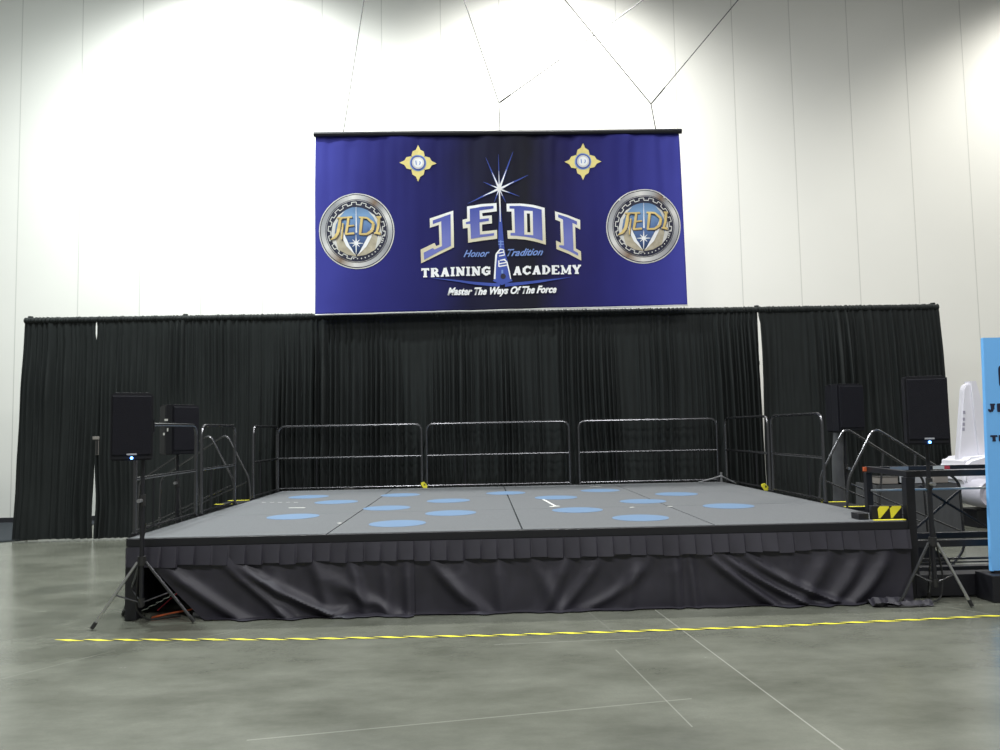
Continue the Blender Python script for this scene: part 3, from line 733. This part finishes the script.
yellow_tag(765, 487, 0, SX-.05, 'small yellow tag on the foot of the right side guard rails')

# steps with handrails
def steps(side, y0, y1, zp, label):
    s = side; t = thing('stage_steps', label, 'steps', (s*(HW+.07), (y0+y1)/2, 0))
    hy = (y1-y0)/2
    for k in range(4):
        z = H-.01-k*.187; x0 = .28*k
        bm = bmesh.new(); box(bm, (s*(x0+.14), 0, z-.02), (.28, hy*2, .04), bev=.004); obj('tread', bm, 'frame', t)
    for yy in (-hy-.012, hy+.012):
        bm = bmesh.new(); prism(bm, [(0, H-.05), (s*.28, H-.05), (s*1.15, .14), (s*1.15, .0), (s*1.0, 0), (0, H-.28)], 1, yy-.012, yy+.012); obj('stringer', bm, 'frame', t)
    for yy in (-hy+.035, hy-.035):
        bm = bmesh.new(); box(bm, (s*.16, yy, H-.0075), (.3, .055, .004)); obj('edge_tape', bm, 'yellow', t)
    for yy in (-hy-.035, hy+.035):
        T('handrail', [(s*.0, yy, H-.1), (s*.03, yy, 1.05), (s*.36, yy, zp), (s*1.3, yy, zp-.62), (s*1.32, yy, .25), (s*1.14, yy, .05)], .015, 'tube', t, rad=.1)
        T('handrail_post', [(s*.7, yy, H-.42), (s*.82, yy, zp-.3)], .012, 'tube', t)
        T('handrail_brace', [(s*.06, yy, 1.0), (s*1.28, yy, .45)], .01, 'tube', t)
steps(1, 1.36, 2.0, 1.63, 'black steps with bent handrails and yellow edge tape at the right side of the stage')
steps(-1, 3.42, 4.06, 1.70, 'black steps with bent handrails and yellow edge tape at the left side of the stage')

# hazard marked bracket on the front right corner
t = thing('hazard_bracket', 'yellow and black striped bracket on the front right corner of the stage', 'bracket', (HW-.1, .16, H))
bm = bmesh.new(); box(bm, (0, 0, .065), (.3, .05, .13), bev=.005); obj('bracket_body', bm, 'frame', t)
bm = bmesh.new()
for dx in (-.085, .035): prism(bm, [(dx, .01), (dx-.005, .10), (dx+.02, .125), (dx+.105, .125), (dx+.105, .11), (dx+.015, .01)], 1, -.03, -.024)
box(bm, (-.02, -.1, .003), (.3, .05, .006)); obj('yellow_arrow', bm, 'yellow', t)
bm = bmesh.new(); box(bm, (-.23, .05, .03), (.1, .16, .06), bev=.005); obj('foot_block', bm, 'frame', t)

# ------------------------------------------------------------------ loudspeakers
def speaker(name_label, loc, rz, w_=.36, h_=.6, led=True, group='black loudspeakers on tripod stands'):
    t = thing('loudspeaker', name_label, 'loudspeaker', loc, rz, group)
    bm = bmesh.new(); d_ = .34
    prism(bm, [(-w_/2, -.16), (w_/2, -.16), (w_/2, -.02), (w_*.3, .2), (-w_*.3, .2), (-w_/2, -.02)], 2, 0, h_)
    bmesh.ops.bevel(bm, geom=list(bm.edges), offset=.014, segments=2, affect='EDGES'); cab = obj('cabinet', bm, 'plastic', t)
    bm = bmesh.new(); box(bm, (0, -.165, h_/2+.012), (w_-.03, .02, h_-.07), bev=.008); obj('grille', bm, 'grille', t)
    bm = bmesh.new(); box(bm, (0, -.02, h_+.004), (w_-.06, .2, .006), bev=.002); obj('top_plate', bm, 'boxg' if False else 'plastic', t)
    if led:
        bm = bmesh.new(); bmesh.ops.create_uvsphere(bm, u_segments=10, v_segments=8, radius=.013, matrix=Matrix.Translation((.0, -.178, .022))); obj('status_light', bm, 'led', t)
        bm = bmesh.new(); box(bm, (0, -.177, .055), (.08, .006, .014)); obj('badge', bm, 'badge', t)
    bm = bmesh.new(); tube(bm, [(w_/2-.02, -.02, h_*.5-.08), (w_/2+.008, .03, h_*.5-.06), (w_/2+.008, .03, h_*.5+.06), (w_/2-.02, -.02, h_*.5+.08)], .01, 6, .02); obj('handle', bm, 'plastic', t)
    return t
def tripod(label, loc, top, feet, hub=.58, cable=True):
    t = thing('speaker_stand', label, 'speaker stand', loc, group='tripod speaker stands')
    T('lower_pole', [(0, 0, .16), (0, 0, 1.12)], .021, 'frame', t)
    T('upper_pole', [(0, 0, 1.05), (0, 0, top)], .017, 'frame', t)
    T('pole_collar', [(0, 0, 1.06), (0, 0, 1.16)], .03, 'rubber', t)
    T('leg_hub', [(0, 0, hub-.03), (0, 0, hub+.05)], .036, 'rubber', t)
    T('pole_collar', [(0, 0, .17), (0, 0, .24)], .03, 'rubber', t)
    T('knob', [(0, -.03, 1.11), (.0, -.085, 1.11)], .018, 'silver', t)
    for fx, fy in feet:
        f = Vector((fx, fy, .015)); tp = Vector((fx, fy, 0)).normalized()*.035; tp.z = hub
        l = T('leg', [tp, f], .0135, 'chrome' if (fx, fy) == tuple(feet[0]) else 'tube', t)
        d = (f-tp).normalized(); T('rubber_foot', [f-d*.06, f], .018, 'rubber', l)
        m_ = tp.lerp(f, .5); T('leg_brace', [(0, 0, .2), m_], .007, 'tube', t)
    return t
speaker('black loudspeaker on the front left tripod, facing forward, with a blue light', (-3.535, -.22, 1.475), .42, .345, .595)
tripod('tripod speaker stand with silver legs at the front left stage corner', (-3.44, -.20, 0), 1.475, [(-.37, -.13), (-.33, .38), (.46, .03)], .56)
speaker('black loudspeaker on the front right tripod, facing forward, with a blue light', (3.74, -.24, 1.475), -.30, .355, .62)
tripod('tripod speaker stand with one silver leg at the front right stage corner', (3.77, -.22, 0), 1.475, [(.26, -.12), (-.33, .02), (.08, .25)], .57)
sp = speaker('angled black loudspeaker behind the left guard rail, seen from its side', (-4.11, 2.35, 1.46), 1.0, .38, .60, False)
bm = bmesh.new(); box(bm, (-.193, -.04, .42), (.004, .06, .025)); box(bm, (-.193, .0, .25), (.004, .03, .03)); box(bm, (-.193, -.07, .30), (.004, .02, .04)); obj('connector_panel', bm, 'white', sp)
tripod('tripod speaker stand beside the left side guard rails', (-4.11, 2.35, 0), 1.46, [(-.3, .3), (.28, .1), (-.1, -.42)], .56)
speaker('angled black loudspeaker behind the right steps, turned towards the stage', (4.29, 2.5, 1.575), .22, .38, .60, False)
t = tripod('tripod speaker stand in a grey sleeve behind the right steps', (4.29, 2.5, 0), 1.575, [(-.3, .25), (.35, .2), (.05, .42)], .56)
bm = bmesh.new()
tube(bm, [(-.14, -.05, .35), (-.13, -.05, .8), (-.13, -.05, 1.2), (-.10, -.05, 1.56)], [.08, .075, .07, .06], 12)
obj('sleeve', bm, 'cloth', t, True)

# cables under the open left corner
def cable(label, pts, m, r=.008):
    tag(T('cable', [Vector(p) for p in pts], r, m, rad=.08, n=6), label, 'cable', 'cables under the open stage corner')
cable('orange cable lying under the open left corner of the stage', [(-3.45, .05, .01), (-3.3, .2, .02), (-3.1, .12, .06), (-2.95, .3, .15), (-2.8, .6, .1)], 'orange')
cable('red cable looped under the open left corner of the stage', [(-3.5, .3, .02), (-3.3, .35, .2), (-3.15, .3, .24), (-3.0, .45, .1), (-2.6, .7, .02)], 'red', .006)
cable('black cable hanging from the left tripod to the floor', [(-3.42, -.17, .9), (-3.47, -.2, .5), (-3.52, -.13, .12), (-3.45, -.05, .01), (-3.2, .1, .012)], 'rubber')
bm = bmesh.new(); box(bm, (0, 0, .02), (.14, .06, .04), bev=.006); box(bm, (.09, .1, .07), (.05, .04, .14), bev=.005, mi=1)
o = obj('power_strip', bm, ['badge', 'yellow']); o.location = (-3.02, .12, 0); tag(o, 'small pale power strip with a yellow plug under the open stage corner', 'power strip')
cable('black cable looping around the foot of the right tripod', [(3.78, -.2, .9), (3.83, -.19, .5), (3.92, -.1, .25), (3.88, -.12, .03), (3.55, -.28, .01), (3.3, -.25, .012)], 'rubber')
# spare cloth gathered at the right foot of the skirt
bm = bmesh.new(); V = []
for k in range(9):
    t_ = k/8; V.append([bm.verts.new((3.18+.56*i/40, -.10-.17*t_-.03*noise.noise(Vector((i*.3, t_*3, 0))), .012+.05*max(0, math.sin(t_*PI*2.4+i*.09))*(1-.3*t_)+.012*noise.noise(Vector((i*.25, t_*4, 2))))) for i in range(41)])
for k in range(8):
    for i in range(40): bm.faces.new((V[k][i], V[k][i+1], V[k+1][i+1], V[k+1][i]))
tag(obj('bunched_cloth', bm, 'skirt', smooth=True), 'black cloth bunched on the floor at the right end of the stage skirt', 'cloth')

# ------------------------------------------------------------------ yellow and black tape on the floor
ctrl = [(52, 640.6), (150, 640.2), (320, 638.8), (500, 635.4), (600, 632.5), (700, 629), (800, 625.2), (900, 620.6), (1000, 615.6), (1060, 612.5)]
cp = [at(px, py, 2, 0) for px, py in ctrl]
poly = []
for i in range(len(cp)-1):
    for j in range(20): poly.append(cp[i].lerp(cp[i+1], j/20))
poly.append(cp[-1]); cum = [0]
for i in range(1, len(poly)): cum.append(cum[-1]+(poly[i]-poly[i-1]).length)
def along(s):
    s = max(0, min(cum[-1], s)); i = 1
    while i < len(cum)-1 and cum[i] < s: i += 1
    t = (s-cum[i-1])/(cum[i]-cum[i-1]); p = poly[i-1].lerp(poly[i], t)
    return p+Vector((0, .012*noise.noise(Vector((s*.8, 0, 0))), 0))
bm = bmesh.new(); s = 0; per, sk, wd = .245, .16, .05
while s < cum[-1]-per-sk:
    for a, b, mi in ((s, s+per*.58, 0), (s+per*.58, s+per, 1)):
        n = 4
        for j in range(n):
            u0, u1 = a+(b-a)*j/n, a+(b-a)*(j+1)/n
            q = [(u0, wd/2), (u1, wd/2), (u1+sk, -wd/2), (u0+sk, -wd/2)]
            f = bm.faces.new([bm.verts.new(along(uu)+Vector((0, vv, .0025))) for uu, vv in q]); f.material_index = mi
    s += per
tag(obj('hazard_tape', bm, ['yellow', 'black']), 'yellow and black striped tape line stuck on the floor before the stage', 'tape')

# ------------------------------------------------------------------ black metal frame at the right
fx0, fx1, fy0, fy1, fz = 3.76, 5.6, .12, .9, 1.19
t = thing('metal_frame', 'black square-tube metal frame standing at the right end of the stage', 'frame', (fx0, fy0, 0))
def bar(name, a, b, s_, m='frame', label=None):
    a, b = Vector(a), Vector(b); d = b-a; rot = d.to_track_quat('X', 'Z').to_matrix()
    bm = bmesh.new(); box(bm, (a+b)/2, (d.length, s_, s_), rot=rot, bev=.004); o = obj(name, bm, m, t)
    if label: o['label'] = label
w1, d1 = fx1-fx0, fy1-fy0
for (x, y) in ((0, 0), (w1, 0), (0, d1), (w1, d1)): bar('post', (x, y, .0), (x, y, fz-.04), .085 if x == 0 and y == 0 else .065)
bar('top_bar', (-.03, 0, fz-.01), (w1, 0, fz-.01), .06); bar('top_bar', (-.03, d1, fz), (w1, d1, fz), .045)
bar('top_bar', (0, 0, fz-.01), (0, d1, fz), .055); bar('top_bar', (w1, 0, fz-.01), (w1, d1, fz), .055)
bar('lower_bar', (0, 0, .51), (w1, 0, .51), .065); bar('lower_bar', (0, d1, .47), (w1, d1, .47), .065)
bar('lower_bar', (0, 0, .36), (w1, 0, .36), .02); bar('lower_bar', (0, 0, .325), (w1, 0, .325), .014)
bar('base_rail', (0, .05, .12), (w1, .05, .12), .20); bar('base_rail', (0, d1, .1), (w1, d1, .1), .1)
bar('silver_rail', (0, d1-.05, .965), (w1, d1-.05, .965), .022, 'chrome', 'silver rail')
for a, b in (((.55, d1, 1.0), (1.3, d1, .52)), ((1.0, d1, .95), (.45, d1, .52)), ((.2, .0, 1.1), (.2, .0, 1.16))): bar('diagonal_brace', a, b, .025)
for x, wd, m, zz in ((.13, .2, 'silver', fz), (.56, .12, 'white', fz), (.65, .06, 'red', fz)):
    bm = bmesh.new(); box(bm, (x+.2, d1-.026, zz), (wd, .006, .035)); obj('label_tape', bm, m, t)
bm = bmesh.new(); box(bm, (-.045, d1-.03, fz), (.03, .03, .045)); o = obj('reflector', bm, 'orange', t); o['label'] = 'orange reflector'

# ------------------------------------------------------------------ blue sign
sg = thing('standing_sign', 'tall sky blue standing sign with dark lettering on a black base', 'sign', (4.42, -.06, 0))
bm = bmesh.new(); prism(bm, [(-.02, .27), (.98, .27), (.98, 2.475), (0.04, 2.475)], 1, -.02, .02); obj('sign_panel', bm, 'signb', sg)
bm = bmesh.new(); box(bm, (.45, .0, .125), (1.08, .26, .25), bev=.01); obj('sign_base', bm, 'frame', sg)
bm = bmesh.new(); box(bm, (.45, .0, .26), (.9, .06, .03)); obj('base_slot', bm, 'frame', sg)
def rrect(x0, z0, x1, z1, r):
    o = []
    for cx_, cz_, a0 in ((x1-r, z1-r, 0), (x0+r, z1-r, 90), (x0+r, z0+r, 180), (x1-r, z0+r, 270)):
        for k in range(5): a = math.radians(a0+k*22.5); o.append((cx_+r*math.cos(a), cz_+r*math.sin(a)))
    return o
bm = bmesh.new(); prism(bm, rrect(.165, 1.99, .85, 2.21, .04), 1, -.024, -.021); obj('picture_border', bm, 'navy', sg)
bm = bmesh.new(); prism(bm, rrect(.19, 2.015, .825, 2.185, .03), 1, -.027, -.0245); obj('picture_panel', bm, 'salmon', sg)
def sign_slab(name, word, x0, x1, z0, h_):
    bm = bmesh.new()
    for q in slab(word, 0, 0, (x1-x0)*100, 0, h_*100, .1, 1.45):
        bm.faces.new([bm.verts.new((x0+a/100, -.0235-.0001*len(bm.faces), z0-b/100)) for a, b in q])
    obj(name, bm, 'navy', sg)
sign_slab('jedi_lettering', 'JEDI', .04, .40, 1.765, .075)
sign_slab('training_lettering', 'TRAINING', .045, .64, 1.485, .055)

# ------------------------------------------------------------------ table and model craft beyond the frame
tb = thing('draped_table', 'dark cloth covered table with boxes behind the metal frame', 'table', (6.0, 4.2, 0))
bm = bmesh.new(); box(bm, (0, 0, .76), (1.22, .6, .03), bev=.004); obj('tabletop', bm, 'cloth', tb)
bm = bmesh.new(); V = []
N_ = 160
for k in range(8):
    tt = k/7; ring = []
    for i in range(N_):
        u = i/N_*4; sd = int(u); f = u-sd
        c = [(-.62, -.31), (.62, -.31), (.62, .31), (-.62, .31)]; a, b = c[sd], c[(sd+1) % 4]
        x, y = a[0]+(b[0]-a[0])*f, a[1]+(b[1]-a[1])*f; g = 1+.02*tt*math.sin(i*1.9)+.02*tt
        ring.append(bm.verts.new((x*g, y*g, .775-.755*tt)))
    V.append(ring)
for k in range(7):
    for i in range(N_): bm.faces.new((V[k][i], V[k][(i+1) % N_], V[k+1][(i+1) % N_], V[k+1][i]))
bm.faces.new(V[0]); obj('tablecloth', bm, 'cloth', tb, True)
for i, (x, wd, h_, m, lb) in enumerate(((5.62, .28, .10, 'boxg', 'low tan box on the left end of the draped table'), (6.05, .3, .12, 'badge', 'grey box in the middle of the draped table'), (6.4, .22, .10, 'boxg', 'tan box on the right end of the draped table'))):
    bm = bmesh.new(); box(bm, (0, 0, h_/2), (wd, .22, h_), bev=.006); box(bm, (0, 0, h_+.004), (wd+.01, .23, .012), bev=.002, mi=1)
    o = obj('storage_box', bm, [m, 'black']); o.location = (x, 4.1, .777); tag(o, lb, 'box', 'boxes on the draped table')
cr = thing('model_craft', 'white model craft with a tall fin and a round grey engine at the right wall', 'model craft', (7.6, 5.0, 0))
bm = bmesh.new(); prism(bm, [(-.33, 1.0), (-.17, 2.2), (-.13, 2.27), (-.02, 2.3), (.06, 1.0)], 1, -.06, .06)
bmesh.ops.bevel(bm, geom=list(bm.edges), offset=.015, segments=2, affect='EDGES'); fin = obj('fin', bm, 'cratew', cr)
bm = bmesh.new(); prism(bm, [(.0, 1.0), (-.06, 2.32), (.02, 2.32), (.34, .95)], 1, -.09, .09); obj('fin_edge', bm, 'cratew', cr)
bm = bmesh.new()
for z in (1.55, 1.63, 1.71, 1.82): box(bm, (-.215+(z-1.55)*.1, -.064, z), (.035, .006, .05))
obj('fin_marking', bm, 'crateg', cr)
bm = bmesh.new(); prism(bm, [(-.42, .70), (-.40, 1.0), (-.3, 1.10), (.1, 1.14), (.9, 1.1), (1.0, .4), (.5, .25), (.1, .34)], 1, -.3, .4)
bmesh.ops.bevel(bm, geom=list(bm.edges), offset=.06, segments=3, affect='EDGES'); obj('hull', bm, 'cratew', cr, True)
bm = bmesh.new(); box(bm, (-.05, -.31, .98), (.3, .02, .02)); box(bm, (.1, -.31, .86), (.02, .02, .12)); box(bm, (.02, -.32, .74), (.14, .03, .16), bev=.01); obj('panel_mark', bm, 'crateg', cr)
bm = bmesh.new()
prof = [(.0, -.62), (.05, -.62), (.07, -.58), (.16, -.56), (.17, -.60), (.25, -.63), (.28, -.60), (.285, -.3), (.26, .0)]
n = 32; rings = []
for r, y in prof: rings.append([bm.verts.new((-.19+.78*r*math.cos(2*PI*i/n), y, .56+.78*r*math.sin(2*PI*i/n))) for i in range(n)] if r else None)
c0 = bm.verts.new((-.19, prof[0][1], .56))
for i in range(n): bm.faces.new((c0, rings[1][i], rings[1][(i+1) % n]))
for k in range(1, len(prof)-1):
    for i in range(n): bm.faces.new((rings[k][i], rings[k][(i+1) % n], rings[k+1][(i+1) % n], rings[k+1][i]))
obj('engine', bm, 'craftl', cr, True)
bm = bmesh.new(); tube(bm, [(-.19, -.70, .56), (-.19, -.6, .56)], .055, 14); obj('engine_cap', bm, 'crateg', cr, True)
bm = bmesh.new(); box(bm, (.05, 0, .14), (.5, .5, .28), bev=.01); obj('display_stand', bm, 'frame', cr)
